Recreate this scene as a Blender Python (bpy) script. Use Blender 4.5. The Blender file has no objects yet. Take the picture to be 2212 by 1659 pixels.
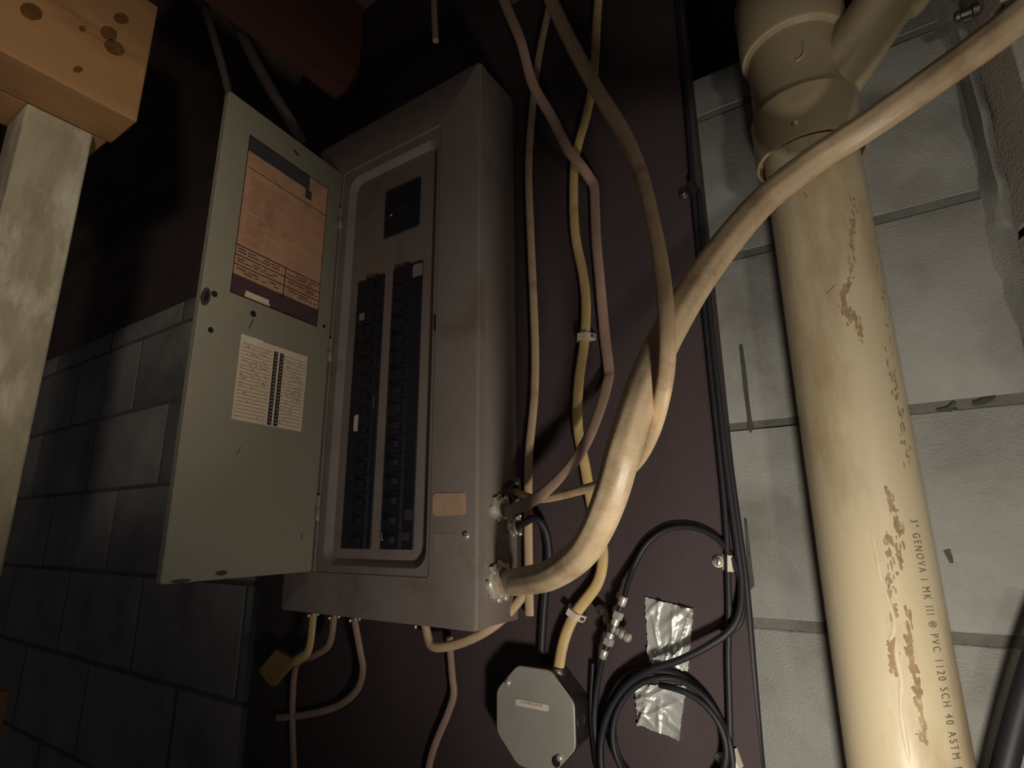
import bpy, bmesh, math, random
from mathutils import Vector, Matrix
random.seed(7)
S = bpy.context.scene
COL = S.collection

# ------------------------------------------------------------------ camera
FPX, CX, CY = 1216.8, 1106.0, 829.5
YAW, PITCH, ROLL = .5893, .2526, -.0079
CAM = Vector((.778, -.6548, .1123))
_f = Vector((-math.sin(YAW)*math.cos(PITCH), math.cos(YAW)*math.cos(PITCH), math.sin(PITCH)))
_r = Vector((math.cos(YAW), math.sin(YAW), 0)); _u = _r.cross(_f)
R2 = math.cos(ROLL)*_r + math.sin(ROLL)*_u
U2 = -math.sin(ROLL)*_r + math.cos(ROLL)*_u
cam = bpy.data.cameras.new('camera'); cam.sensor_width = 36; cam.lens = 36*FPX/2212; cam.clip_start = .01
co = bpy.data.objects.new('camera', cam); COL.objects.link(co)
co.matrix_world = Matrix(((R2.x, U2.x, -_f.x, CAM.x), (R2.y, U2.y, -_f.y, CAM.y), (R2.z, U2.z, -_f.z, CAM.z), (0, 0, 0, 1)))
S.camera = co
S.view_settings.view_transform = 'Standard'; S.view_settings.look = 'None'
S.view_settings.exposure = 0; S.view_settings.gamma = 1; S.view_settings.use_curve_mapping = False

# ------------------------------------------------------------------ world and lamps
w = bpy.data.worlds.new('basement_air'); S.world = w; w.use_nodes = True
bg = w.node_tree.nodes['Background']; bg.inputs[0].default_value = (.92, .85, 1, 1); bg.inputs[1].default_value = .036

def spot(name, loc, target, power, col, angle, blend, radius):
    l = bpy.data.lights.new(name, 'SPOT'); l.energy = power; l.color = col
    l.spot_size = math.radians(angle); l.spot_blend = blend; l.shadow_soft_size = radius
    o = bpy.data.objects.new(name, l); COL.objects.link(o); o.location = loc
    o.rotation_euler = (Vector(target) - Vector(loc)).to_track_quat('-Z', 'Y').to_euler()
    return o
spot('low_lamp', (.80, -.43, -.20), (.54, 0, .19), 8.6, (1, .93, .82), 118, 1, .03)
spot('added_right_spot', (1.50, -1.20, .04), (-.30, -.473, .54), 42.0, (1, .90, .74), 33, 1, .06)  # right-hand light split into two added spots; this narrow one brightens beam and post
spot('added_right_spot', (1.45, -1.15, .06), (.80, 0, .30), 11.0, (1, .92, .78), 40, 1, .06)  # second added spot, aimed to brighten the pipe's right edge and the wall

# ------------------------------------------------------------------ placing helpers
def ray(px, py): return R2*((px-CX)/FPX) - U2*((py-CY)/FPX) + _f
def aty(px, py, y): d = ray(px, py); return CAM + d*((y-CAM.y)/d.y)
def atx(px, py, x): d = ray(px, py); return CAM + d*((x-CAM.x)/d.x)
def atz(px, py, z): d = ray(px, py); return CAM + d*((z-CAM.z)/d.z)
def ys(*pts): return [aty(*p) for p in pts]

# ------------------------------------------------------------------ materials
def lin(c):
    return tuple(((v/255)/12.92 if v/255 <= .04045 else ((v/255+.055)/1.055)**2.4) for v in c)
MATS = {}
def mat(name, rgb, rough=.6, metal=0, var=.18, scale=9, bump=0, bscale=300, stain=None, stain_scale=6,
        stain_lo=.55, stain_hi=.7, stretch=(1, 1, 1), spec=.5, coat=0, uvlines=0):
    if name in MATS: return MATS[name]
    m = bpy.data.materials.new(name); m.use_nodes = True; N = m.node_tree.nodes; L = m.node_tree.links
    b = N['Principled BSDF']; c = lin(rgb)
    b.inputs['Roughness'].default_value = rough; b.inputs['Metallic'].default_value = metal
    b.inputs['Specular IOR Level'].default_value = spec; b.inputs['Coat Weight'].default_value = coat
    geo = N.new('ShaderNodeNewGeometry'); mp = N.new('ShaderNodeMapping'); mp.inputs['Scale'].default_value = stretch
    L.new(geo.outputs['Position'], mp.inputs['Vector'])
    def noise(s, det=5, ro=.6):
        n = N.new('ShaderNodeTexNoise'); n.inputs['Scale'].default_value = s; n.inputs['Detail'].default_value = det
        n.inputs['Roughness'].default_value = ro; L.new(mp.outputs[0], n.inputs['Vector']); return n
    n = noise(scale)
    rp = N.new('ShaderNodeValToRGB'); rp.color_ramp.elements[0].position = .3; rp.color_ramp.elements[1].position = .7
    rp.color_ramp.elements[0].color = tuple(v*(1-var) for v in c)+(1,); rp.color_ramp.elements[1].color = tuple(min(1, v*(1+var)) for v in c)+(1,)
    L.new(n.outputs['Fac'], rp.inputs['Fac']); out = rp.outputs['Color']
    if stain:
        n2 = noise(stain_scale, 8, .65)
        r2 = N.new('ShaderNodeValToRGB'); r2.color_ramp.elements[0].position = stain_lo; r2.color_ramp.elements[1].position = stain_hi
        L.new(n2.outputs['Fac'], r2.inputs['Fac'])
        mx = N.new('ShaderNodeMix'); mx.data_type = 'RGBA'; L.new(r2.outputs['Color'], mx.inputs[0])
        L.new(out, mx.inputs[6]); mx.inputs[7].default_value = lin(stain)+(1,); out = mx.outputs[2]
    L.new(out, b.inputs['Base Color'])
    last = None
    if bump:
        nb = noise(bscale, 3); bp = N.new('ShaderNodeBump'); bp.inputs['Strength'].default_value = bump
        bp.inputs['Distance'].default_value = .002; L.new(nb.outputs['Fac'], bp.inputs['Height']); L.new(bp.outputs[0], b.inputs['Normal']); last = bp
    if uvlines:
        uv = N.new('ShaderNodeUVMap'); wv = N.new('ShaderNodeTexWave'); wv.bands_direction = 'DIAGONAL' if uvlines > 30 else 'X'
        wv.inputs['Scale'].default_value = uvlines*.5; wv.inputs['Distortion'].default_value = 1.2; wv.inputs['Detail'].default_value = 2
        L.new(uv.outputs[0], wv.inputs['Vector'])
        bp = N.new('ShaderNodeBump'); bp.inputs['Strength'].default_value = .35; bp.inputs['Distance'].default_value = .0012
        L.new(wv.outputs['Fac'], bp.inputs['Height'])
        if last: L.new(last.outputs[0], bp.inputs['Normal'])
        L.new(bp.outputs[0], b.inputs['Normal'])
    MATS[name] = m; return m

M_block = mat('concrete_block_grey', (150, 149, 142), .95, var=.16, scale=7, bump=.55, bscale=420, stain=(112, 108, 100), stain_scale=5, stain_lo=.5, stain_hi=.75, spec=.2)
M_mortar = mat('mortar_grey', (108, 106, 100), .95, var=.2, scale=20, bump=.6, bscale=300, spec=.2)
M_pil = mat('parged_block_brown', (184, 173, 160), .95, var=.16, scale=8, bump=.6, bscale=260, stain=(160, 158, 150), stain_scale=8, spec=.2)
M_board = mat('plywood_dark_paint', (73, 61, 62), .75, var=.14, scale=10, bump=.2, bscale=160, stretch=(1, 1, .25), spec=.3)
M_rim = mat('rim_dark_wood', (96, 82, 76), .9, var=.2, scale=14, stretch=(.3, 1, 1), spec=.2)
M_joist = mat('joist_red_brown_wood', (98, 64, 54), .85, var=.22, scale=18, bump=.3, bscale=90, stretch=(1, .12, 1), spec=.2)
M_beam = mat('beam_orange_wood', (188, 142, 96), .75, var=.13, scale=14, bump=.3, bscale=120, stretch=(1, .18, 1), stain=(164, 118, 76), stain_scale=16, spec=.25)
M_post = mat('post_pale_wood', (176, 164, 140), .85, var=.2, scale=26, bump=.3, bscale=150, stretch=(1, 1, .4), stain=(218, 210, 188), stain_scale=22, stain_lo=.48, stain_hi=.68, spec=.2)
M_knot = mat('knot_brown', (112, 74, 36), .8, var=.3, scale=60)
M_floor = mat('floor_concrete', (110, 108, 104), .9, var=.15, scale=4, bump=.3)
M_panel = mat('panel_enamel_grey', (137, 125, 116), .48, var=.08, scale=11, bump=.05, bscale=700, stain=(120, 103, 92), stain_scale=9, spec=.5)
M_door = mat('door_enamel_grey', (140, 134, 116), .55, var=.05, scale=9, bump=.04, bscale=700, spec=.45)
M_dead = mat('dead_front_enamel', (122, 116, 108), .5, var=.08, scale=14)
M_black = mat('breaker_black_plastic', (25, 25, 36), .55, var=.2, scale=20)
M_black2 = mat('toggle_black_plastic', (25, 25, 36), .6, var=.2, scale=20)
M_mark = mat('stamped_mark_dark', (62, 56, 54), .7)
M_orange = mat('label_orange_paper', (178, 136, 106), .8, var=.1, scale=30, stain=(140, 104, 84), stain_scale=34, stain_lo=.5, stain_hi=.75)
M_ink = mat('label_ink_brown', (64, 40, 36), .8)
M_inkbar = mat('label_ink_slate', (58, 54, 56), .75)
M_inkfoot = mat('label_ink_purple', (74, 50, 54), .75, var=.2, scale=60)
M_paper = mat('card_paper', (212, 190, 162), .85, var=.06, scale=40)
M_paperink = mat('card_ink', (92, 76, 64), .85)
M_paperblk = mat('card_black', (44, 38, 36), .85, var=.4, scale=300)
M_steel = mat('zinc_steel', (232, 226, 214), .3, .65, var=.12, scale=80, bump=.1, bscale=500)
M_dull = mat('dull_steel', (120, 116, 112), .5, 1, var=.2, scale=60, bump=.15, bscale=300)
M_dark = mat('dark_recess', (22, 20, 20), .8)
M_pvc = mat('pvc_cream', (204, 188, 154), .42, var=.12, scale=7, bump=.05, bscale=160, stain=(158, 134, 100), stain_scale=13, stain_lo=.5, stain_hi=.72, stretch=(1, 1, .3), spec=.45)
M_pvc2 = mat('pvc_fitting_tan', (176, 158, 126), .4, var=.08, scale=10, bump=.05, bscale=160, stain=(140, 118, 90), stain_scale=12, stain_lo=.55, stain_hi=.8)
M_glue = mat('dried_cement', (208, 192, 158), .5, var=.1, scale=40)
M_print = mat('pipe_print_ink', (120, 112, 84), .7, var=.35, scale=300)
M_grime = mat('pipe_grime', (156, 132, 100), .8, var=.3, scale=120)
M_big = mat('service_cable_jacket', (196, 172, 138), .42, var=.14, scale=30, bump=.1, bscale=200, uvlines=5, stain=(146, 118, 88), stain_scale=24, stain_lo=.5, stain_hi=.8)
M_romex = mat('cable_cream_vinyl', (196, 168, 132), .5, var=.1, scale=30, stain=(160, 130, 102), stain_scale=20, uvlines=2)
M_romexy = mat('cable_yellow_vinyl', (206, 176, 116), .5, var=.1, scale=30, stain=(176, 146, 96), stain_scale=20, uvlines=2)
M_romexd = mat('cable_brown_dusty', (158, 130, 112), .6, var=.12, scale=30, uvlines=2)
M_dimmed = mat('cable_dark_dimmed', (84, 74, 68), .7, var=.2, scale=30)  # colour darkened so the hanging cables stay dim where the spot reaches them
M_coax = mat('coax_black', (34, 33, 38), .55, var=.2, scale=40)
M_tape = mat('duct_tape_silver', (214, 214, 206), .38, .45, var=.1, scale=20, bump=.25, bscale=250)
M_octo = mat('galvanised_cover', (160, 156, 146), .5, .15, var=.08, scale=18, bump=.05, bscale=500)
M_white = mat('white_plastic', (214, 204, 184), .45, var=.06, scale=60)
M_tag = mat('brown_card', (150, 118, 66), .8, var=.15, scale=60)
M_sticker = mat('pinkish_sticker', (196, 160, 132), .75, var=.1, scale=60)
M_res = mat('tape_residue', (146, 136, 122), .6, var=.08, scale=60)

# ------------------------------------------------------------------ object helpers
def root_loc(o):
    while o.parent: o = o.parent
    return o.location.copy()
def fin(bm, name, m, parent=None, smooth=40, loc=None):
    bmesh.ops.recalc_face_normals(bm, faces=bm.faces[:])
    off = root_loc(parent) if parent else (loc if loc is not None else Vector((0, 0, 0)))
    for v in bm.verts: v.co -= off
    me = bpy.data.meshes.new(name); bm.to_mesh(me); bm.free(); me.materials.append(m)
    if smooth:
        me.polygons.foreach_set('use_smooth', [True]*len(me.polygons)); me.set_sharp_from_angle(angle=math.radians(smooth))
    o = bpy.data.objects.new(name, me); COL.objects.link(o)
    if parent: o.parent = parent
    else: o.location = off
    return o
def tag(o, label, cat, group=None, kind=None):
    o['label'] = label; o['category'] = cat
    if group: o['group'] = group
    if kind: o['kind'] = kind
    return o
def thing(name, label, cat, loc, group=None):
    o = bpy.data.objects.new(name, None); COL.objects.link(o); o.location = loc; o.empty_display_size = .02
    return tag(o, label, cat, group)
def structure(o): o['kind'] = 'structure'; return o

def abox(bm, x0, x1, y0, y1, z0, z1, bev=0, seg=2):
    r = bmesh.ops.create_cube(bm, size=1)
    for v in r['verts']: v.co = Vector((x0+(v.co.x+.5)*(x1-x0), y0+(v.co.y+.5)*(y1-y0), z0+(v.co.z+.5)*(z1-z0)))
    if bev:
        es = list({e for v in r['verts'] for e in v.link_edges})
        bmesh.ops.bevel(bm, geom=es, offset=bev, segments=seg, affect='EDGES', profile=.6)
    return bm
def bx(*a, **k): return abox(bmesh.new(), *a, **k)
def frame(t, ref):
    s = t.cross(ref)
    if s.length < 1e-4: s = t.cross(Vector((1, 0, 0)))
    s.normalize(); return s, s.cross(t).normalized()
def revolve(bm, p, axis, prof, n=28):
    """prof: list of (distance along axis, radius)"""
    axis = Vector(axis).normalized(); s, q = frame(axis, Vector((0, 0, 1)) if abs(axis.z) < .9 else Vector((0, 1, 0)))
    rings = []
    for h, r in prof:
        rings.append([bm.verts.new(Vector(p)+axis*h+(s*math.cos(a)+q*math.sin(a))*max(r, 1e-5)) for a in [2*math.pi*i/n for i in range(n)]])
    for A, B in zip(rings, rings[1:]):
        for i in range(n): bm.faces.new((A[i], A[(i+1) % n], B[(i+1) % n], B[i]))
    bm.faces.new(rings[0]); bm.faces.new(rings[-1]); return bm
def rev(*a, **k): return revolve(bmesh.new(), *a, **k)
def crom(P, sub):
    P = [Vector(p) for p in P]; Q = [P[0]*2-P[1]]+P+[P[-1]*2-P[-2]]; out = []
    for i in range(1, len(Q)-2):
        a, b, c, d = Q[i-1:i+3]
        for k in range(sub):
            t = k/sub
            out.append(.5*((2*b)+(c-a)*t+(2*a-5*b+4*c-d)*t*t+(3*b-a-3*c+d)*t**3))
    out.append(P[-1]); return out
def tube(bm, pts, r, r2=None, sub=8, n=12, ref=Vector((0, -1, 0)), radii=None, smooth=True):
    """sweep an oval profile (r across, r2 towards ref) along a smoothed path"""
    r2 = r2 or r; K = crom(pts, sub) if smooth else [Vector(p) for p in pts]; rings = []; uvl = bm.loops.layers.uv.verify()
    ps = None; ln = 0; lens = []
    for i, p in enumerate(K):
        t = (K[min(i+1, len(K)-1)]-K[max(i-1, 0)]).normalized()
        if i: ln += (p-K[i-1]).length
        lens.append(ln)
        s = t.cross(ref)
        if s.length < .25 and ps is not None: s = ps - t*ps.dot(t)
        s.normalize()
        if ps is not None and s.dot(ps) < 0: s = -s
        ps = s; q = s.cross(t)
        f = 1
        if radii:
            x = i/(len(K)-1)*(len(radii)-1); j = min(int(x), len(radii)-2); f = radii[j]+(radii[j+1]-radii[j])*(x-j)
        rings.append([bm.verts.new(p+s*math.cos(a)*r*f+q*math.sin(a)*r2*f) for a in [2*math.pi*k/n for k in range(n)]])
    for j, (A, B) in enumerate(zip(rings, rings[1:])):
        for i in range(n):
            fc = bm.faces.new((A[i], A[(i+1) % n], B[(i+1) % n], B[i]))
            uv = [(i/n, lens[j]), ((i+1)/n, lens[j]), ((i+1)/n, lens[j+1]), (i/n, lens[j+1])]
            for l, c in zip(fc.loops, uv): l[uvl].uv = (c[0], c[1]*12)
    bm.faces.new(rings[0]); bm.faces.new(rings[-1]); return bm
def cable(name, label, pts, r, m, r2=None, cat='cable', group=None, **k):
    o = fin(tube(bmesh.new(), pts, r, r2, **k), name, m, loc=Vector(pts[-1])); return tag(o, label, cat, group)
def prism(bm, poly, to3, d0, d1):
    """poly: 2D outline; to3(a, b, depth) -> point"""
    A = [bm.verts.new(to3(a, b, d0)) for a, b in poly]; B = [bm.verts.new(to3(a, b, d1)) for a, b in poly]
    n = len(poly); bm.faces.new(A); bm.faces.new(B)
    for i in range(n): bm.faces.new((A[i], A[(i+1) % n], B[(i+1) % n], B[i]))
    return bm
XZ = lambda a, b, d: Vector((a, d, b))
def rr(x0, x1, z0, z1, r, n=5):
    out = []
    for cx, cz, a0 in ((x1-r, z1-r, 0), (x0+r, z1-r, 90), (x0+r, z0+r, 180), (x1-r, z0+r, 270)):
        for i in range(n+1):
            a = math.radians(a0+90*i/n); out.append((cx+r*math.cos(a), cz+r*math.sin(a)))
    return out
def loft(bm, loops, cap0=False, cap1=False):
    V = [[bm.verts.new(p) for p in l] for l in loops]; n = len(V[0])
    for A, B in zip(V, V[1:]):
        for i in range(n): bm.faces.new((A[i], A[(i+1) % n], B[(i+1) % n], B[i]))
    if cap0: bm.faces.new(V[0])
    if cap1: bm.faces.new(V[-1])
    return bm
def oval(cx, cz, a, b, rot=0, n=14):
    return [(cx+a*math.cos(t)*math.cos(rot)-b*math.sin(t)*math.sin(rot), cz+a*math.cos(t)*math.sin(rot)+b*math.sin(t)*math.cos(rot)) for t in [2*math.pi*i/n for i in range(n)]]
def screw_head(bm, p, axis, r, h):
    revolve(bm, p, axis, [(0, r), (h*.5, r*.98), (h*.85, r*.75), (h, r*.3)], 16)

# ------------------------------------------------------------------ the setting
FLOOR, CEIL = -1.25, 1.20
Z0, CO, BL = .0178, .2032, .4064
structure(fin(bx(-2.7, 2.2, -2.6, .3, FLOOR-.1, FLOOR), 'floor', M_floor, smooth=0))
structure(fin(bx(-2.7, 2.2, -2.6, .3, CEIL, CEIL+.02), 'ceiling', M_rim, smooth=0))
wall = structure(fin(bx(-2.7, 2.2, .0014, .2, FLOOR, .684), 'wall_back', M_mortar, smooth=0))
wright = structure(fin(bx(.926, 2.2, -.056, .006, FLOOR, CEIL), 'wall_right', M_mortar, smooth=0))
structure(fin(bx(-2.7, .9, .12, .16, .684, CEIL), 'trim_1', M_rim, smooth=0))

def block_mesh(name, lx, ly, lz, m, rnd=.0007):
    bm = bx(-lx/2, lx/2, -ly/2, ly/2, -lz/2, lz/2, bev=.0016, seg=2)
    for v in bm.verts: v.co += Vector((random.uniform(-rnd, rnd), random.uniform(-rnd, rnd), random.uniform(-rnd, rnd)))
    me = bpy.data.meshes.new(name); bmesh.ops.recalc_face_normals(bm, faces=bm.faces[:]); bm.to_mesh(me); bm.free(); me.materials.append(m)
    me.polygons.foreach_set('use_smooth', [True]*len(me.polygons)); me.set_sharp_from_angle(angle=math.radians(50)); return me
def put(me, name, loc, parent):
    o = bpy.data.objects.new(name, me); COL.objects.link(o); o.parent = parent; o.location = Vector(loc)-root_loc(parent); return o
blk = [block_mesh('concrete_block', .3964, .06, .1932, M_block) for _ in range(3)]
cap = block_mesh('concrete_block', .3964, .06, .0555, M_block)
for k in range(-6, 4):
    zc = Z0+CO*k+CO/2; top = k == 3
    x = .75+BL/2 + (BL/2 if k % 2 else 0)
    while x > -2.4:
        if x < 1.0:
            # the block beside the pilaster is cut to fit
            me = cap if top else blk[random.randrange(3)]
            if x+BL/2 > .90:
                x0, x1 = x-.1982, .8925
                if x1-x0 > .03:
                    zz = (Z0+CO*3+.005+.0278) if top else zc; lz = .0555 if top else .1932
                    me = block_mesh('concrete_block', x1-x0, .06, lz, M_block); put(me, 'concrete_block', ((x0+x1)/2, .03, zz), wall)
            else:
                put(me, 'concrete_block', (x, .03+random.uniform(-.0006, .0006), (Z0+CO*3+.005+.0278) if top else zc), wall)
        x -= BL
pb = block_mesh('concrete_block', .3964, .068, .1932, M_pil, .0018)
for v in pb.vertices:      # the reveal is splayed towards the room
    if v.co.x < 0 and v.co.y < 0: v.co.x += .024
for k in range(-6, 6):
    zc = Z0+CO*k+CO/2-.055
    put(pb, 'concrete_block', (.897+.1982, -.062+.034, zc), wright)
# rough mortar squeezed out along the inside corner
bm = bmesh.new(); rows = []
for i in range(70):
    z = -.3+i*.018
    a = .010+.006*math.sin(z*21)+random.uniform(-.003, .003); b = .014+.006*math.sin(z*13+1)+random.uniform(-.003, .004)
    rows.append([Vector((.899-a, .001, z)), Vector((.899-a*.5, -b*.35, z)), Vector((.898, -b, z)), Vector((.905, -b, z)), Vector((.905, .001, z))])
loft(bm, rows, True, True)
fin(bm, 'mortar_bead', M_block, wright, smooth=60)

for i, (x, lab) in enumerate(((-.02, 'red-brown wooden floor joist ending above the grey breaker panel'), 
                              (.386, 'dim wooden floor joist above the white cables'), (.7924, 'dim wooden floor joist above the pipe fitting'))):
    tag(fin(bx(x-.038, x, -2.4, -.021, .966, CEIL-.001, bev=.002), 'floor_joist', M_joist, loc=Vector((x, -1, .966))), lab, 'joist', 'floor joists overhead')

# marks on the block wall
M_smudge = mat('wall_smudge', (74, 70, 66), .95, var=.3, scale=80)
def smudge(pts, h):
    P_ = [aty(px, py, 0) for px, py in pts]
    fin(prism(bmesh.new(), [(p.x, p.z) for p in P_], XZ, .001, -h), 'smudge', M_smudge, wall, smooth=0)
smudge([(2038, 1190), (2052, 1186), (2058, 1204), (2060, 1216), (2052, 1217), (2046, 1206)], .0009)
smudge([(2100, 870), (2122, 862), (2152, 857), (2146, 864), (2128, 873), (2104, 877)], .0009)
smudge([(2022, 886), (2046, 880), (2060, 868), (2066, 872), (2056, 884), (2070, 884), (2052, 890), (2030, 889)], .0009)
smudge([(1597, 745), (1604, 745), (1612, 800), (1618, 860), (1624, 905), (1628, 925), (1622, 936), (1616, 928), (1614, 900), (1606, 840)], .0008)
smudge([(1608, 1120), (1613, 1120), (1622, 1200), (1630, 1265), (1622, 1274), (1615, 1220)], .0008)
# plywood backboard
tag(fin(bx(-.196, .634, -.019, -.0005, -.62, CEIL-.002, bev=.0012), 'plywood_backboard', M_board, loc=Vector((.2, -.01, -.62))),
    'dark brown painted plywood board behind the breaker panel', 'board')

# timber beam and post at the left
BX = -.13
beam = thing('timber_beam', 'orange wooden beam end with dark knots resting on the pale post', 'beam', Vector((BX, -.35, .738)))
fin(bx(BX-.092, BX, -2.4, -.353, .738, .9655, bev=.004, seg=3), 'timber', M_beam, beam)
fin(bx(BX-.186, BX-.0935, -2.4, -.358, .740, .9655, bev=.004, seg=3), 'timber', M_beam, beam)
for px, py, a, b, rot in ((68, 25, .011, .015, .5), (262, 40, .008, .013, .6), (235, 72, .010, .014, .5), (247, 103, .012, .015, .8), (168, 150, .004, .008, .6), (178, 62, .004, .006, .3)):
    p = atx(px, py, BX)
    fin(prism(bmesh.new(), oval(p.y, p.z, a, b, -rot), lambda u, v, d: Vector((d, u, v)), BX-.002, BX+.0004), 'knot', M_knot, beam, smooth=0)
bm = bx(BX-.175, BX-.0865, -.466, -.380, FLOOR+.0005, .7375, bev=.005, seg=3)
tag(fin(bm, 'wooden_post', M_post, loc=Vector((BX-.13, -.42, FLOOR))), 'pale mottled wooden post standing under the orange beam', 'post')
p = atx(22, 1490, -.02)
bm = bx(-.058, -.02, p.y-.09, p.y, FLOOR+.0005, p.z, bev=.003)
tag(fin(bm, 'wooden_stud', M_beam, loc=Vector((-.04, p.y-.045, FLOOR))), 'top of a short orange stud at the bottom left edge of the photo', 'stud')

# ------------------------------------------------------------------ breaker panel
W, H, YB, YF = .362, .782, -.019, -.1106
panel = thing('breaker_panel', 'tall grey metal breaker panel with its door hanging open', 'breaker panel', Vector((W/2, YB-.0003, 0)))
fin(bx(.002, W-.002, YF+.010, YB-.0003, .002, H-.002, bev=.002), 'enclosure', M_panel, panel)
yl = lambda loop, y: [Vector((a, y, b)) for a, b in loop]
OP = (.0875, .2835, .0655, .687)
ins = lambda q, d: (q[0]+d, q[1]-d, q[2]+d, q[3]-d)
SE = (.0710, .2895, .0555, .7045)
bm = loft(bmesh.new(), [yl(rr(0, W, 0, H, .005), YF+.016), yl(rr(0, W, 0, H, .005), YF+.004), yl(rr(.0012, W-.0012, .0012, H-.0012, .005), YF+.0012), yl(rr(.004, W-.004, .004, H-.004, .004), YF),
     yl(rr(*SE, .004), YF), yl(rr(*ins(SE, .0006), .004), YF+.0012), yl(rr(*OP, .022), YF+.0012), yl(rr(*ins(OP, .002), .021), YF+.0025), yl(rr(*ins(OP, .013), .016), YF+.0140),
     yl(rr(*ins(OP, .015), .015), YF+.0165), yl(rr(*ins(OP, .015), .015), YF+.019)])
fin(bm, 'cover', M_panel, panel, smooth=22)
DF = ins(OP, .0151)
dead = fin(loft(bmesh.new(), [yl(rr(*DF, .0148), YF+.0188), yl(rr(*DF, .0148), YF+.0150), yl(rr(*ins(DF, .001), .0140), YF+.0142)], True, True), 'dead_front', M_dead, panel, smooth=30)
ZB0, PIT = .0875, .02544
def breaker_body():
    bm = bmesh.new(); lx, lz = .0602, PIT-.0008
    prof = [(-lx/2, .012), (-lx/2, .001), (-lx/2+.0012, 0), (-lx*.16, 0), (-lx*.10, -.0022), (lx*.30, -.0022), (lx*.36, 0), (lx/2-.0012, 0), (lx/2, .001), (lx/2, .012)]
    A = [bm.verts.new((x, y, -lz/2)) for x, y in prof]; B = [bm.verts.new((x, y, lz/2)) for x, y in prof]
    bm.faces.new(A); bm.faces.new(B)
    for i in range(len(prof)): j = (i+1) % len(prof); bm.faces.new((A[i], A[j], B[j], B[i]))
    bmesh.ops.recalc_face_normals(bm, faces=bm.faces[:]); me = bpy.data.meshes.new('circuit_breaker'); bm.to_mesh(me); bm.free(); me.materials.append(M_black); return me
def toggle():
    bm = bx(-.0065, .0065, -.0055, 0, -.0045, .0045, bev=.0012)
    for v in bm.verts:
        if v.co.y < -.003: v.co.x = v.co.x*.75+.003
    bmesh.ops.recalc_face_normals(bm, faces=bm.faces[:]); me = bpy.data.meshes.new('toggle'); bm.to_mesh(me); bm.free(); me.materials.append(M_black2); return me
mb, mt = breaker_body(), toggle()
brk = []
for c, xc in enumerate((.1450, .2232)):
    for i in range(16):
        b = put(mb, 'circuit_breaker', (xc, YF+.0085, ZB0+PIT*(i+.5)), panel)
        if c: b.scale = (-1, 1, 1)
        t = bpy.data.objects.new('toggle', mt); COL.objects.link(t); t.parent = b; t.location = (.006, -.0020, 0)
        brk.append(b)
        if i < 15 and i % 1 == 0:      # stamped numerals beside each breaker, too worn to read
            x = .1085 if c == 0 else .2610
            fin(prism(bmesh.new(), oval(x+random.uniform(-.0006, .0006), ZB0+PIT*(i+.5)+random.uniform(-.002, .002), .0022, .0032, random.uniform(-.4, .4), 8), XZ, YF+.0146, YF+.0138), 'stamped_mark', M_mark, dead, smooth=0)
# main breaker
mbk = fin(loft(bmesh.new(), [yl(rr(.168, .243, .5545, .638, .003), YF+.0150), yl(rr(.168, .243, .5545, .638, .003), YF+.0095), yl(rr(.1695, .2415, .556, .6365, .003), YF+.0080)], False, True), 'main_breaker', M_black, panel, smooth=30)
fin(bx(.194, .218, YF+.0055, YF+.012, .592, .614, bev=.002), 'toggle', M_black2, mbk)
fin(bx(.1815, .1855, YF+.0074, YF+.0082, .590, .5925), 'sticker', M_white, mbk, smooth=0)
fin(bx(.168, .230, YF+.0138, YF+.0145, .5445, .5515, bev=.0003), 'label_strip', M_mark, dead, smooth=0)
# stickers on breakers, and one painted reflection
def on_front(px0, px1, py0, py1, y, name, m, jag=0):
    a = aty(px0, py0, y); c = aty(px1, py1, y); x0, x1, z0, z1 = min(a.x, c.x), max(a.x, c.x), min(a.z, c.z), max(a.z, c.z)
    poly = rr(x0, x1, z0, z1, min(x1-x0, z1-z0)*.15, 3)
    poly = [(p+random.uniform(-jag, jag), q+random.uniform(-jag, jag)) for p, q in poly]
    return fin(prism(bmesh.new(), poly, XZ, y, y+.0006), name, m, panel, smooth=0)
on_front(765, 787, 897, 929, YF+.0078, 'sticker', M_white)['label'] = 'small cream paper sticker'
on_front(893, 911, 573, 594, YF+.0078, 'sticker', M_res, .001)
on_front(874, 892, 1100, 1124, YF+.0078, 'sticker', M_mark)
on_front(823, 827, 1150, 1168, YF+.0078, 'sticker', M_res); on_front(842, 849, 1150, 1163, YF+.0078, 'sticker', M_white); on_front(856, 884, 1150, 1168, YF+.0078, 'sticker', M_mark)
on_front(795, 807, 856, 880, YF+.0078, 'sticker', mat('pale_blue_glint', (96, 112, 136), .5))  # pale blue patch paints a reflection on the breaker face
on_front(776, 786, 678, 690, YF+.0078, 'sticker', M_res)
o = on_front(936, 1004, 1066, 1113, YF-.0007, 'sticker', M_sticker, .0012); o['label'] = 'torn pinkish paper sticker on the cover'
on_front(937, 989, 1152, 1190, YF-.0004, 'tape_residue', M_res, .0006)
def cover_screw(px, py, r=.0042):
    bm = bmesh.new(); p = aty(px, py, YF); screw_head(bm, p, (0, -1, 0), r, .003)
    s = fin(bm, 'cover_screw', M_steel, panel); fin(bx(p.x-.003, p.x+.003, p.y-.0031, p.y-.0026, p.z-.0004, p.z+.0004), 'slot', M_dark, s, smooth=0)
cover_screw(1008, 1157)
fin(bx(.2880, .2900, YF-.0012, YF+.001, .375, .397, bev=.0004), 'door_catch', M_dark, panel, smooth=0)
# side knockouts pressed into the wall of the box
for px, py, r in ((1100, 985, .011), (1085, 1190, .013)):
    p = atx(px, py, W-.002)
    fin(rev(p, (1, 0, 0), [(-.001, r), (.0003, r), (.0006, r-.0008), (.0003, r-.0016), (.0003, r-.002)], n=24), 'knockout', M_panel, panel)

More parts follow.
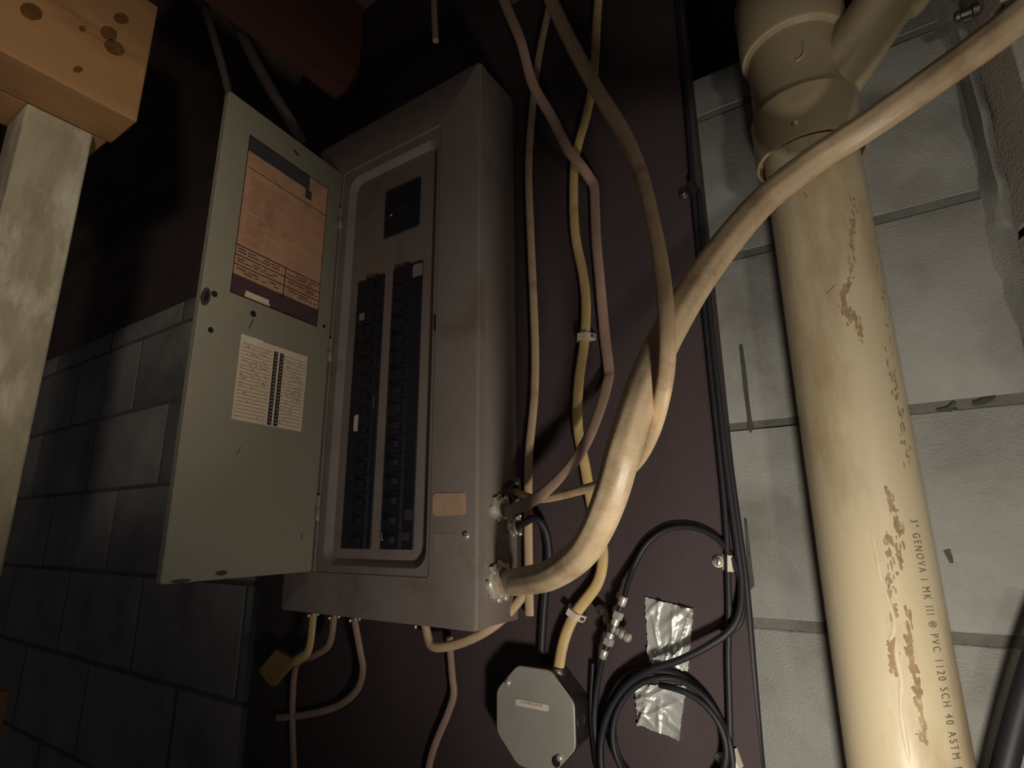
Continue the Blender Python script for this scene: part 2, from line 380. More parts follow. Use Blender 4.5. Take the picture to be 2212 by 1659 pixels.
# door, hinged on the left of the cover and standing out towards the room
HG = Vector((.0705, YF-.0035, 0)); _d = Vector((.0945, -.3285, 0))-HG; DL = _d.length; DD = _d.normalized(); DN = Vector((-DD.y, DD.x, 0))
DZ0, DZ1 = .0565, .7030
def dp(u, v, q): return HG+DD*u+DN*q+Vector((0, 0, v))
def at_door(px, py, q=.0):
    d = ray(px, py); t = (HG+DN*q-CAM).dot(DN)/d.dot(DN); P = CAM+d*t-HG; return P.dot(DD), P.z
door = fin(loft(bmesh.new(), [[dp(a, b, -.009) for a, b in rr(.0015, DL-.0015, DZ0+.0015, DZ1-.0015, .004)], [dp(a, b, -.0085) for a, b in rr(0, DL, DZ0, DZ1, .005)], [dp(a, b, -.0008) for a, b in rr(0, DL, DZ0, DZ1, .005)],
     [dp(a, b, 0) for a, b in rr(.001, DL-.001, DZ0+.001, DZ1-.001, .005)]], True, True), 'door', M_door, panel, smooth=30)
def on_door(poly, name, m, q0=-.0005, q1=.0004, smooth=0): return fin(prism(bmesh.new(), poly, lambda a, b, d: dp(a, b, d), q0, q1), name, m, door, smooth=smooth)
for py in (470, 757, 1098):
    px = 735-(py-385)*.0651; u, v = at_door(px, py); a = dp(-.001, v-.018, .002)
    fin(rev(a, (0, 0, 1), [(0, .0036), (.0005, .0040), (.0175, .0040), (.018, .0036), (.0185, .0030), (.0365, .0030)], n=12), 'hinge', M_panel, door)
for px, py, r in ((463, 635, .0042), (455, 713, .0038), (547, 678, .0045), (700, 705, .003)):
    u, v = at_door(px, py); on_door(oval(u, v, r, r), 'rivet_hole', M_dark)
u, v = at_door(443, 641); lk = on_door(oval(u, v, .0055, .012, .1, 20), 'door_latch', M_mark, -.0005, .0022); on_door(oval(u, v, .003, .008, .1, 14), 'latch_recess', M_dark, 0, .0025)
for px, py, a, b, rot in ((515, 975, .0005, .008, .5), (652, 1158, .001, .004, 0), (542, 700, .0008, .009, .3), (478, 1238, .008, .003, 0), (390, 1255, .012, .002, 0), (640, 330, .006, .003, .4)):
    u, v = at_door(px, py); on_door(oval(u, v, a, b, rot), 'scuff', M_mark, -.0005, .0002)
# orange instruction label
def rect_frac(u0, u1, v0, v1):
    return lambda s0, s1, t0, t1: [(u1+(u0-u1)*s0, v1+(v0-v1)*t0), (u1+(u0-u1)*s1, v1+(v0-v1)*t0), (u1+(u0-u1)*s1, v1+(v0-v1)*t1), (u1+(u0-u1)*s0, v1+(v0-v1)*t1)]
c = [at_door(*q) for q in ((537, 290), (706, 405), (688, 705), (498, 635))]
fr = rect_frac((c[1][0]+c[2][0])/2, (c[0][0]+c[3][0])/2, (c[2][1]+c[3][1])/2, (c[0][1]+c[1][1])/2)
lab = on_door(fr(0, 1, 0, 1), 'instruction_label', M_orange, -.0005, .0004); lab['label'] = 'faded orange printed instruction label'
def ink(quads, name, m, q=.0006):
    bm = bmesh.new()
    for Q in quads: prism(bm, Q, lambda a, b, d: dp(a, b, d), .0003, q)
    return fin(bm, name, m, lab_parent[0], smooth=0)
lab_parent = [door]
ink([fr(0, .74, 0, .105), fr(.70, .78, .105, .17)], 'printed_title_bar', M_inkbar)
q = [fr(0, .008, 0, 1), fr(.992, 1, 0, 1), fr(0, 1, 0, .006), fr(0, 1, .992, 1), fr(0, 1, .705, .712), fr(0, 1, .765, .771), fr(0, 1, .822, .828), fr(.545, .556, .705, .9), fr(.03, 1, .205, .210)]
for t in (.725, .742, .785, .80, .842, .858):
    x = .03
    while x < .95:
        l = random.uniform(.03, .12)
        if random.random() < .75 and not (.5 < x+l and x < .57): q.append(fr(x, min(x+l, .97), t, t+.006))
        x += l+.02
ink(q, 'printed_lines', M_ink)
q = []
for s0, s1 in ((.07, .27), (.30, .48), (.56, .92)):
    t = .26
    while t < .68:
        if random.random() < .8: q.append(fr(s0, s0+(s1-s0)*random.uniform(.5, 1), t, t+.006))
        t += .016
for t in (.13, .15, .18): q.append(fr(.05, random.uniform(.4, .65), t, t+.006))
ink(q, 'printed_text', mat('label_ink_faded', (168, 118, 86), .8))
ink([fr(0, 1, .885, .975), fr(.0, .14, .975, 1), fr(.42, 1, .975, 1)], 'printed_foot_band', M_inkfoot)
ink([fr(.15, .40, .955, .988)], 'torn_edge', M_paper, .0008)
# white circuit directory card
c = [at_door(*q) for q in ((520, 725), (662, 768), (652, 933), (500, 905))]
fr = rect_frac((c[1][0]+c[2][0])/2, (c[0][0]+c[3][0])/2, (c[2][1]+c[3][1])/2, (c[0][1]+c[1][1])/2)
card = on_door(fr(0, 1, 0, 1), 'directory_card', M_paper, -.0005, .0005); card['label'] = 'cream circuit directory card with two black columns'
q = []
for i in range(21): t = .09+i*.043; q += [fr(.02, .45, t, t+.0045), fr(.63, .98, t, t+.0045)]
for i in range(20):
    for s0, s1, pr in ((.04, .43, .75 if i < 12 else .15), (.65, .96, .8 if i < 14 else .25)):
        x = s0
        while x < s1-.02:
            l = random.uniform(.008, .03)
            if random.random() < pr*.6: t = .1+i*.043+random.uniform(.004, .02); q.append(fr(x, x+l, t, t+random.uniform(.004, .012)))
            x += l+.012
ink(q, 'ruled_lines', M_paperink, .0007)
ink([fr(.475, .535, .07, .99), fr(.565, .625, .07, .99)], 'number_column', M_paperblk, .0008)
q = []
for i in range(21):
    for s in (.487, .577): q.append(fr(s+random.uniform(0, .01), s+.035, .085+i*.043, .1+i*.043))
ink(q, 'column_figures', M_res, .0009)
ink([fr(.0, .30, -.012, .06)], 'torn_edge', M_white, .0009)

# clamps on the side and under the box (parts of the panel)
def clamp(p, axis, r, name='cable_clamp', m=M_steel, ears=True):
    axis = Vector(axis); bm = bmesh.new()
    revolve(bm, p, axis, [(-.002, r*1.18), (.002, r*1.22), (.003, r*1.0), (.009, r*.98), (.0095, r*.82), (.002, r*.8)], 24)
    for a in range(8):
        an = a*math.pi/4; s, q = frame(axis, Vector((0, 0, 1)) if abs(axis.z) < .9 else Vector((0, 1, 0)))
        c = Vector(p)+axis*.0015+(s*math.cos(an)+q*math.sin(an))*r*1.2
        bmesh.ops.create_cube(bm, size=r*.24, matrix=Matrix.Translation(c))
    o = fin(bm, name, m, panel)
    if ears:
        for sg in (-1, 1):
            bm = bmesh.new(); c = Vector(p)+axis*.010+q*sg*r*.95; screw_head(bm, c, axis, r*.24, .004); fin(bm, 'clamp_screw', M_steel, o)
    return o
PA = atx(1077, 1097, W); PB = atx(1108, 1134, W); PC = atx(1101, 1063, W); PG = atx(1077, 1256, W)
clamp(PA, (1, 0, 0), .0125); clamp(PB, (1, 0, 0), .0115); clamp(PC, (1, 0, 0), .0115, m=M_dull); clamp(PG, (1, 0, 0), .0185)
PU1 = aty(676, 1340, -.062); PU1.z = 0; PU2 = Vector((PU1.x+.048, -.062, 0)); PU3 = Vector((PU2.x+.045, -.062, 0)); PU4 = aty(905, 1368, -.055); PU4.z = 0
for P_ in (PU1, PU2, PU3): clamp(P_, (0, 0, -1), .009, m=M_dull)
clamp(PU4, (0, 0, -1), .007, m=M_steel)

# ------------------------------------------------------------------ cables
gpts = [Vector((W-.004, PG.y, PG.z)), Vector((W+.022, PG.y-.004, PG.z)), aty(1120, 1256, -.100), aty(1185, 1243, -.150), aty(1250, 1200, -.195), aty(1290, 1140, -.225), aty(1322, 1060, -.245), aty(1350, 960, -.255), aty(1392, 830, -.248),
        aty(1450, 705, -.228), aty(1535, 570, -.190), aty(1645, 438, -.145), aty(1760, 346, -.118), aty(1870, 275, -.120), aty(2000, 185, -.140), aty(2130, 92, -.172), aty(2235, 10, -.195), aty(2420, -140, -.215)]
cable('service_cable', 'thick cream service cable sweeping from the panel across the drain pipe', gpts, .0138, M_big, .0118, sub=8, n=20, radii=[1.08, 1.08, 1.08, 1.06, 1.03, 1, 1, 1, 1, 1, 1, 1, 1, 1, .98, .95, .93, .9])
cable('branch_cable', 'cream cable hanging closest along the right side of the panel', ys((1200, -60, -.03), (1185, 20, -.029), (1163, 130, -.029), (1149, 250, -.028), (1142, 370, -.028), (1146, 500, -.028), (1152, 640, -.028), (1156, 760, -.028), (1154, 860, -.028), (1143, 980, -.028), (1141, 1090, -.028), (1142, 1210, -.028), (1144, 1330, -.028)),
      .0063, M_romex, .0045)
cable('branch_cable', 'yellowish cable running down the board into the octagonal box', ys((1298, -60, -.03), (1290, 30, -.029), (1283, 160, -.029), (1268, 245, -.028), (1244, 335, -.028), (1239, 420, -.028), (1243, 510, -.028), (1259, 590, -.028), (1266, 660, -.028), (1262, 740, -.029), (1250, 830, -.028), (1248, 920, -.028), (1264, 1010, -.028), (1278, 1090, -.028), (1293, 1150, -.028), (1302, 1200, -.028), (1290, 1260, -.028), (1243, 1325, -.030), (1219, 1380, -.034), (1207, 1440, -.036), (1205, 1462, -.036)),
      .0070, M_romexy, .0048)
# flat cable: comes down from the joists, kinks on the board, then swings to the side clamp
kp = ys((1070, -50, -.13), (1092, 10, -.125), (1125, 90, -.115), (1150, 180, -.095), (1190, 250, -.078), (1225, 320, -.055), (1258, 362, -.040), (1276, 388, -.030), (1283, 404, -.027), (1285, 440, -.027), (1288, 520, -.027), (1295, 600, -.027), (1302, 680, -.027), (1308, 740, -.027), (1315, 800, -.028), (1313, 822, -.034), (1297, 880, -.047), (1266, 955, -.066), (1222, 1020, -.076), (1160, 1075, -.076), (1110, 1100, -.071))
kp += [Vector((W+.006, PA.y, PA.z-.002)), Vector((W-.003, PA.y, PA.z-.002))]
cable('branch_cable', 'flat cream cable kinked on the board and curving into the side clamp', kp, .0072, M_romexd, .0036, sub=6)
fp = ys((1165, -60, -.05), (1190, 0, -.055), (1235, 95, -.07), (1290, 195, -.09), (1345, 285, -.12), (1382, 370, -.155), (1408, 470, -.20), (1427, 570, -.235), (1438, 670, -.257), (1441, 770, -.263), (1430, 860, -.255), (1408, 940, -.225), (1375, 1000, -.18), (1330, 1035, -.14), (1250, 1060, -.095), (1165, 1078, -.065))
fp += [Vector((W+.008, PC.y, PC.z)), Vector((W-.003, PC.y, PC.z))]
cable('feeder_cable', 'two-strand tan cable crossing in front of the thick service cable', fp, .0068, M_romex, .0050, sub=8, radii=[1.5, 1.5, 1.45, 1.4, 1.3, 1.15, 1, 1, 1, 1, .95, .9, .85, .8, .75, .7, .7, .7])
bk = [Vector((W-.003, PB.y, PB.z)), Vector((W+.012, PB.y, PB.z)), aty(1155, 1120, -.042), aty(1178, 1145, -.036), aty(1186, 1200, -.027), aty(1178, 1280, -.025), aty(1172, 1360, -.025), aty(1168, 1452, -.025)]
cable('black_cable', 'black cable leaving the lower of the two side clamps and dropping behind the octagonal box', bk, .0048, M_coax)
hp = [aty(1136, 1278, -.027), aty(1118, 1302, -.030), aty(1090, 1333, -.036), aty(1050, 1363, -.046), aty(1005, 1385, -.052), aty(960, 1397, -.055), aty(930, 1392, -.055), PU4+Vector((.010, 0, -.008)), PU4+Vector((0, 0, -.001))]
cable('branch_cable', 'cream cable looping under the lower right corner of the panel', hp, .0062, M_romex, .0050)
cable('branch_cable', 'short bright double cable dropping from the panel bottom to the brown tag', [PU1+Vector((0, 0, .002)), PU1+Vector((0, 0, -.012)), aty(668, 1400, -.060), aty(650, 1420, -.058), aty(636, 1428, -.056)], .0072, M_romexy, .0042)
cable('branch_cable', 'tan cable curving from the panel bottom left and hanging below the tag', [PU2+Vector((0, 0, .002)), PU2+Vector((0, 0, -.012)), aty(712, 1390, -.056), aty(684, 1413, -.052), aty(655, 1424, -.047), aty(640, 1440, -.041), aty(634, 1480, -.034), aty(632, 1560, -.028), aty(636, 1660, -.028), aty(640, 1740, -.028)], .0055, M_romexd, .0045)
cable('branch_cable', 'tan cable dropping from the panel bottom and fading left on the board', [PU3+Vector((0, 0, .002)), PU3+Vector((0, 0, -.012)), aty(778, 1405, -.052), aty(784, 1445, -.043), aty(774, 1485, -.034), aty(745, 1515, -.028), aty(705, 1533, -.027), aty(650, 1545, -.027), aty(600, 1550, -.027)], .0056, M_romexd, .0042)
cable('branch_cable', 'brown cable wandering down the board left of the octagonal box', [aty(971, 1374, -.030)]+ys((973, 1410, -.028), (977, 1460, -.028), (980, 1500, -.028), (966, 1545, -.028), (943, 1600, -.028), (928, 1650, -.028), (918, 1720, -.028)), .0052, M_romexd, .0042)
cable('hanging_cable', 'dim thin cable hanging above the open panel door, leftmost', ys((425, -60, -.30), (440, 0, -.30), (462, 80, -.30), (482, 150, -.29), (497, 215, -.27), (510, 280, -.24)), .006, M_dimmed)
cable('hanging_cable', 'dim thick cable hanging behind the top edge of the panel door', ys((462, -60, -.26), (490, 0, -.25), (530, 90, -.23), (575, 175, -.2), (620, 250, -.17), (655, 305, -.13)), .010, M_dimmed)
cable('hanging_cable', 'cut cable end hanging from the ceiling above the panel', ys((934, -80, -.14), (937, 0, -.14), (939, 50, -.14), (941, 88, -.14)), .0048, M_romexd)

# brown tag under the panel
q = [aty(px, py, -.055) for px, py in ((604, 1401), (640, 1416), (594, 1482), (566, 1447))]
bm = bmesh.new(); prism(bm, [(p.x, p.z) for p in (q[0], aty(645, 1424, -.055), q[2], q[3])], XZ, -.063, -.051)
bmesh.ops.bevel(bm, geom=bm.edges[:], offset=.0015, segments=2, affect='EDGES')
tag(fin(bm, 'cable_tag', M_tag, loc=q[0]), 'small tilted brown block tied to the cables below the panel', 'tag')

# staples on the yellowish cable
def staple(px, py, y, ang, lab):
    p = aty(px, py, y); t = thing('cable_staple', lab, 'staple', Vector((p.x, -.019, p.z)), 'white plastic cable staples')
    M = Matrix.Translation(p) @ Matrix.Rotation(ang, 4, 'Y')
    bm = bmesh.new(); loops = []
    for z in (-.004, .004):
        loops.append([M @ Vector((x, yy, z)) for x, yy in ((-.0125, .0085), (-.0125, .003), (-.0085, -.002), (-.006, -.0075), (.006, -.0075), (.0085, -.002), (.0125, .003), (.0125, .0085))])
    loft(bm, loops, True, True); fin(bm, 'strap', M_white, t, smooth=30)
    for sx in (-1, 1):
        bm = bmesh.new(); screw_head(bm, M @ Vector((sx*.0108, .0025, 0)), (0, -1, 0), .0024, .004); fin(bm, 'nail', M_dull, t)
staple(1262, 728, -.030, .05, 'white cable staple on the yellowish cable at mid height')
staple(1240, 1325, -.031, .55, 'white cable staple on the yellowish cable above the octagonal box')

# ------------------------------------------------------------------ octagonal junction box
oc = aty(1153, 1551, -.060); jb = thing('junction_box', 'grey octagonal junction box with a flat cover plate', 'junction box', Vector((oc.x, -.0193, oc.z)))
def octo(r, ch, n=3):
    out = []
    pts = [(r, -r+ch), (r, r-ch), (r-ch, r), (-r+ch, r), (-r, r-ch), (-r, -r+ch), (-r+ch, -r), (r-ch, -r)]
    for i, p in enumerate(pts):
        a = pts[i-1]; b = pts[(i+1) % 8]; p = Vector(p); A = p+(Vector(a)-p).normalized()*.006; B = p+(Vector(b)-p).normalized()*.006
        for k in range(n+1): t = k/n; v = A*(1-t)**2+p*2*t*(1-t)+B*t*t; out.append((oc.x+v.x, oc.z+v.y))
    return out
o8 = lambda r, ch, y: [Vector((a, y, b)) for a, b in octo(r, ch)]
fin(loft(bmesh.new(), [o8(.0485, .028, -.0194), o8(.0485, .028, -.0575)], True, True), 'box_body', M_dull, jb, smooth=30)
cv = fin(loft(bmesh.new(), [o8(.0512, .029, -.0576), o8(.0512, .029, -.0590), o8(.0502, .0286, -.0600)], True, True), 'cover_plate', M_octo, jb, smooth=30)
for px, py in ((1097, 1474), (1209, 1637)):
    p = aty(px, py, -.0600); bm = bmesh.new(); screw_head(bm, p, (0, -1, 0), .0036, .003); fin(bm, 'cover_screw', M_steel, cv)
p = aty(1201, 1645, -.0601); fin(prism(bmesh.new(), oval(p.x, p.z, .0052, .0058), XZ, -.0598, -.0603), 'screw_slot', M_dark, cv, smooth=0)
a, b = aty(1114, 1519, -.060), aty(1185, 1527, -.060); lz = (a.z+b.z)/2
fin(prism(bmesh.new(), rr(a.x, b.x, lz-.0034, lz+.0034, .0022, 3), XZ, -.0599, -.0606), 'embossed_label', M_white, cv, smooth=0)
q = bmesh.new()
for i in range(9):
    x = a.x+.008+i*.0032; abox(q, x, x+.0018, -.0608, -.0600, lz+.0002, lz+random.uniform(.0018, .0030))
fin(q, 'embossed_figures', M_res, cv, smooth=0)
fin(rev(Vector((oc.x+.0485, -.040, oc.z)), (1, 0, 0), [(-.001, .009), (.0006, .009), (.001, .008), (.0004, .007)], n=20), 'knockout', M_dull, jb)
p = aty(1205, 1450, -.036); fin(rev(p+Vector((0, 0, .004)), (0, 0, -1), [(0, .0085), (.003, .0095), (.006, .0095), (.012, .008)], n=20), 'cable_clamp', M_dull, jb)

# ------------------------------------------------------------------ coax, coupler, clips, tape
def P(px, py, y): return aty(px, py, y)
cup = thing('coax_ground_block', 'silver coaxial coupler with a ground lug on the board', 'coupler', P(1328, 1355, -.0193))
ca, cb = P(1349, 1288, -.042), P(1301, 1422, -.042); ax = (cb-ca).normalized(); LN = (cb-ca).length
def seg(s0, s1, prof, name, m, n=20): return fin(rev(ca+ax*LN*s0, ax, [(h*LN*(s1-s0), r) for h, r in prof], n=n), name, m, cup)
seg(0, .15, [(0, .0036), (.1, .0042), (.9, .0042), (1, .0036)], 'crimp_sleeve', M_steel)
seg(.15, .235, [(0, .0034), (1, .0034)], 'rubber_boot', M_coax)
seg(.235, .36, [(0, .0050), (.1, .0062), (.9, .0062), (1, .0050)], 'hex_nut', M_steel, 6)
seg(.36, .46, [(0, .0043), (1, .0043)], 'threaded_end', M_steel)
seg(.46, .58, [(0, .0058), (.5, .0066), (1, .0058)], 'coupler_body', M_dull)
seg(.58, .66, [(0, .0043), (1, .0043)], 'threaded_end', M_steel)
seg(.66, .78, [(0, .0050), (.1, .0062), (.9, .0062), (1, .0050)], 'hex_nut', M_steel, 6)
seg(.78, .86, [(0, .0034), (1, .0034)], 'rubber_boot', M_coax)
seg(.86, 1, [(0, .0036), (.1, .0042), (.9, .0042), (1, .0036)], 'crimp_sleeve', M_steel)
mid = ca+ax*LN*.52; side = ax.cross(Vector((0, 1, 0))).normalized()
if side.x < 0: side = -side
fin(rev(mid+side*.004, side, [(0, .0038), (.006, .0038), (.0062, .0052), (.009, .0052), (.0092, .0036), (.012, .0036), (.0122, .0050), (.016, .0050), (.018, .003)], n=16), 'ground_screw', M_steel, cup)
br = P(1296, 1318, -.032)
bm = bmesh.new(); tube(bm, [mid, mid-side*.010+Vector((0, .004, .003)), br+Vector((.006, 0, -.003)), br], .0042, .0016, sub=4, n=8); fin(bm, 'bracket_arm', M_dull, cup)
fin(rev(br+Vector((0, .012, 0)), (0, -1, 0), [(0, .006), (.012, .006), (.0135, .0052), (.0135, .003), (.011, .003)], n=20), 'screw_ear', M_dull, cup)
cr = .0032
cable('coax_cable', 'black coaxial cable arching up from the silver coupler to the clip', [ca+ax*.002]+ys((1356, 1262, -.036), (1372, 1218, -.028), (1400, 1172, -.025), (1445, 1142, -.024), (1500, 1140, -.024), (1548, 1162, -.024), (1578, 1200, -.0245), (1598, 1250, -.025), (1606, 1300, -.025), (1598, 1345, -.028), (1560, 1378, -.032)), cr, M_coax)
cable('coax_cable', 'black coaxial cable dropping from the lower end of the silver coupler', [cb-ax*.002]+ys((1296, 1450, -.036), (1288, 1500, -.030), (1284, 1560, -.027), (1290, 1620, -.027), (1302, 1700, -.027)), cr, M_coax)
cable('coax_cable', 'thin black cable beside the coupler lead, left of the coil', ys((1281, 1432, -.025), (1279, 1470, -.025), (1277, 1520, -.025), (1280, 1580, -.025), (1290, 1660, -.025)), .0028, M_coax)
cable('coax_cable', 'black cable along the right board edge running straight down past the clip', ys((1458, -60, -.024), (1466, 40, -.024), (1478, 160, -.024), (1497, 400, -.024), (1517, 620, -.024), (1537, 820, -.024), (1552, 960, -.024), (1564, 1080, -.024), (1571, 1180, -.0245), (1573, 1250, -.025), (1575, 1330, -.025), (1573, 1420, -.025), (1576, 1540, -.025), (1580, 1720, -.025)), cr, M_coax)
cable('coax_cable', 'black cable on the right board edge that turns left into the coil', ys((1510, 420, -.0245), (1530, 640, -.0245), (1552, 850, -.0245), (1566, 980, -.0245), (1580, 1090, -.0245), (1594, 1190, -.025), (1602, 1260, -.026), (1598, 1320, -.030), (1576, 1362, -.034), (1530, 1395, -.038), (1470, 1425, -.040), (1410, 1446, -.040), (1355, 1480, -.038), (1315, 1540, -.036), (1298, 1610, -.034), (1302, 1700, -.034)), cr*1.15, M_coax)
cable('coax_cable', 'outermost black cable lying against the grey block wall', ys((1522, 560, -.010), (1541, 720, -.010), (1566, 920, -.010), (1590, 1100, -.010), (1608, 1230, -.010), (1618, 1330, -.010), (1626, 1430, -.010), (1640, 1600, -.010), (1650, 1720, -.010)), .0036, M_coax)
cc = P(1441, 1600, -.034); loop = []
for i in range(61):
    a = math.radians(95+i*18); r = .0640+.0035*math.sin(i*.7)-.00018*i
    loop.append(Vector((cc.x+r*1.04*math.cos(a), -.027-.0036*((i//20) % 3)-.004*(.5+.5*math.sin(i*.33)), cc.z+r*math.sin(a))))
cable('coax_coil', 'coil of black coaxial cable on the board below the tape', loop, cr, M_coax, sub=3, cat='cable')
cable('dark_tube', 'dark tube crossing the bottom right corner of the wall', ys((2290, 1290, -.035), (2240, 1410, -.035), (2200, 1540, -.035), (2165, 1680, -.035), (2140, 1790, -.035)), .0085, M_coax)  # plain dark tube along the diagonal streak in this corner

def clip(px, py, lab, ang=0, strap=True, y=-.019, dim=False):
    p = P(px, py, y); t = thing('cable_clip', lab, 'clip', p, 'screwed cable clips')
    M = Matrix.Translation(p) @ Matrix.Rotation(ang, 4, 'Y'); m = M_dull if dim else M_steel
    bm = bmesh.new(); revolve(bm, p, (0, -1, 0), [(-.0002, .0062), (.0012, .0062), (.0018, .0056)], 18); fin(bm, 'clip_base', M_dull if dim else M_white, t)
    bm = bmesh.new(); screw_head(bm, p+Vector((0, -.0018, 0)), (0, -1, 0), .0046, .0035); s = fin(bm, 'screw', m, t)
    fin(bx(p.x-.0005, p.x+.0005, p.y-.0056, p.y-.005, p.z-.003, p.z+.003), 'screw_slot', M_dark, s, smooth=0)
    if strap:
        bm = bmesh.new(); L0 = []
        for z in (-.008, .008):
            L0.append([M @ Vector((x, yy, z)) for x, yy in ((.004, -.0005), (.0075, -.0015), (.0085, -.007), (.0115, -.0095), (.0155, -.0085), (.0175, -.004), (.0185, -.0005), (.017, -.0005), (.0155, -.0045), (.0135, -.0075), (.0115, -.0082), (.0095, -.006), (.0085, -.0002))])
        loft(bm, L0, True, True); fin(bm, 'strap', M_dull if dim else M_white, t, smooth=30)
clip(1552, 1213, 'shiny screwed clip holding the black cables halfway down', .1)
clip(1560, 1640, 'screwed clip on the black cables at the bottom of the photo', -.3)
clip(1477, 420, 'dull screwed clip high up beside the black cables', -.2, dim=True)
p = atx(2108, 20, .910); fs = thing('wall_anchor', 'small grey anchor stub in the right wall above the service cable', 'anchor', p)
fin(rev(p, (-1, 0, 0), [(-.002, .006), (.003, .0065), (.004, .0045), (.012, .004), (.013, .0055), (.016, .005), (.017, .003)], n=10), 'bolt', M_dull, fs)
fin(rev(atx(2095, 36, .9065), (-1, 0, 0), [(-.001, .0045), (.004, .004), (.006, .003)], n=8), 'washer', M_dull, fs)

# duct tape patches, wrinkled
def tape(poly, lab, seed):
    rnd = random.Random(seed); pts = [P(px, py, -.0205) for px, py in poly]
    x0, x1 = min(p.x for p in pts), max(p.x for p in pts); z0, z1 = min(p.z for p in pts), max(p.z for p in pts); n = 34
    c4 = pts; ridges = [(rnd.uniform(0, 1), rnd.uniform(0, 1), rnd.uniform(-1.2, 1.2), rnd.uniform(.02, .06), rnd.uniform(.0015, .0042), rnd.uniform(.2, .5)) for _ in range(15)]
    bm = bmesh.new(); V = []; Bk = []
    for j in range(n+1):
        row = []; rowb = []
        for i in range(n+1):
            s, t = i/n, j/n
            p = c4[0].lerp(c4[1], s).lerp(c4[3].lerp(c4[2], s), t)
            e = min(s, 1-s, t, 1-t); h = .0004
            for a, b, an, wd, ht, ln in ridges:
                u = (s-a)*math.cos(an)+(t-b)*math.sin(an); v = -(s-a)*math.sin(an)+(t-b)*math.cos(an)
                h += ht*math.exp(-(u/wd)**2-(v/ln)**2)
            if e == 0: p = p+Vector((rnd.uniform(-.0007, .0007), 0, rnd.uniform(-.0007, .0007)))
            row.append(bm.verts.new(p+Vector((0, -h, 0)))); rowb.append(bm.verts.new(Vector((p.x, -.0194, p.z))))
        V.append(row); Bk.append(rowb)
    for j in range(n):
        for i in range(n): bm.faces.new((V[j][i], V[j][i+1], V[j+1][i+1], V[j+1][i]))
    edge = lambda G: G[0]+[G[j][n] for j in range(1, n+1)]+G[n][n-1::-1]+[G[j][0] for j in range(n-1, 0, -1)]
    A, B = edge(V), edge(Bk)
    for i in range(len(A)): k = (i+1) % len(A); bm.faces.new((A[i], A[k], B[k], B[i]))
    for v in [v for v in bm.verts if not v.link_faces]: bm.verts.remove(v)
    tag(fin(bm, 'duct_tape', M_tape, loc=pts[3], smooth=60), lab, 'tape', 'silver duct tape patches')
tape([(1393, 1290), (1497, 1315), (1486, 1450), (1402, 1432)], 'wrinkled silver tape patch above the black cable coil', 3)
tape([(1372, 1478), (1482, 1482), (1466, 1598), (1378, 1566)], 'wrinkled silver tape patch inside the black cable coil', 11)

# ------------------------------------------------------------------ PVC drain pipe
AX, AY, R = .754, -.0465, .0445
pipe = thing('drain_pipe', 'large cream plastic drain pipe with a wye fitting on top', 'pipe', Vector((AX, AY, FLOOR)))
A0 = Vector((AX, AY, 0))
fin(rev(Vector((AX, AY, FLOOR+.0005)), (0, 0, 1), [(z-FLOOR-.0005, R) for z in [FLOOR+.0005]+[-.9+.1*i for i in range(14)]+[.545]], n=56), 'pipe_body', M_pvc, pipe)
fit = fin(rev(A0, (0, 0, 1), [(.503, .0449), (.503, .0492), (.4875, .0496), (.4865, .0505), (.4885, .0525), (.5435, .0527), (.5455, .0510), (.5475, .0505), (.552, .0490), (.600, .0475), (.620, .0480), (.6235, .0505), (.6245, .0535), (.628, .0545), (.700, .0548), (.705, .053), (.705, .0448)], n=56), 'wye_fitting', M_pvc2, pipe, smooth=30)
fin(rev(A0, (0, 0, 1), [(.70, R), (1.0, R), (CEIL-.001, R)], n=48), 'upper_pipe', M_pvc2, pipe)
b0 = Vector((AX+.008, AY, .542)); b1 = aty(1868, 62, AY-.012); b2 = aty(1918, -4, AY-.012)
bd = (b2-b0).normalized()
fin(rev(b0, bd, [(0, .030), (.02, .0300), (.118, .0290), (.122, .0295), (.124, .0350), (.127, .0362), (.19, .0366), (.193, .035)], n=44), 'wye_branch', M_pvc2, fit, smooth=30)
fin(rev(b0+bd*.19, bd, [(0, .030), (.25, .030)], n=36), 'branch_pipe', M_pvc2, pipe)
# points on the pipe skin
def skin(px, py, r=R):
    d = ray(px, py); dx, dy = d.x, d.y; ox, oy = CAM.x-AX, CAM.y-AY
    a = dx*dx+dy*dy; b = ox*dx+oy*dy; c = ox*ox+oy*oy-r*r; D = b*b-a*c
    t = (-b-math.sqrt(max(D, 0)))/a; return CAM+d*t
bm = bmesh.new(); arc = [skin(*q, .0486) for q in ((1735, 95), (1737, 110), (1730, 124), (1718, 132))]; tube(bm, arc, .0011, sub=5, n=8); fin(bm, 'moulded_mark', M_pvc2, fit)
bm = bmesh.new(); revolve(bm, skin(1718, 266, .0525), (0, -1, 0), [(-.001, .003), (.0015, .0026), (.0028, .001)], 10); fin(bm, 'cement_drip', M_glue, fit)
def run(pts, r, m, name, h=.0005):
    bm = bmesh.new(); tube(bm, [skin(*q, R+.0001) for q in pts], r, h, sub=6, n=8, ref=Vector((.15, -1, 0)), radii=[.2]+[random.uniform(.6, 1.2) for _ in range(2*len(pts)-2)]+[.2]); return fin(bm, name, m, pipe)
run(((1882, 1145), (1893, 1195), (1903, 1250), (1920, 1300), (1931, 1335), (1930, 1365), (1922, 1385)), .0016, M_glue, 'cement_run')
run(((1935, 1380), (1938, 1420), (1948, 1470), (1946, 1530), (1955, 1590), (1965, 1650)), .0018, M_glue, 'cement_run')
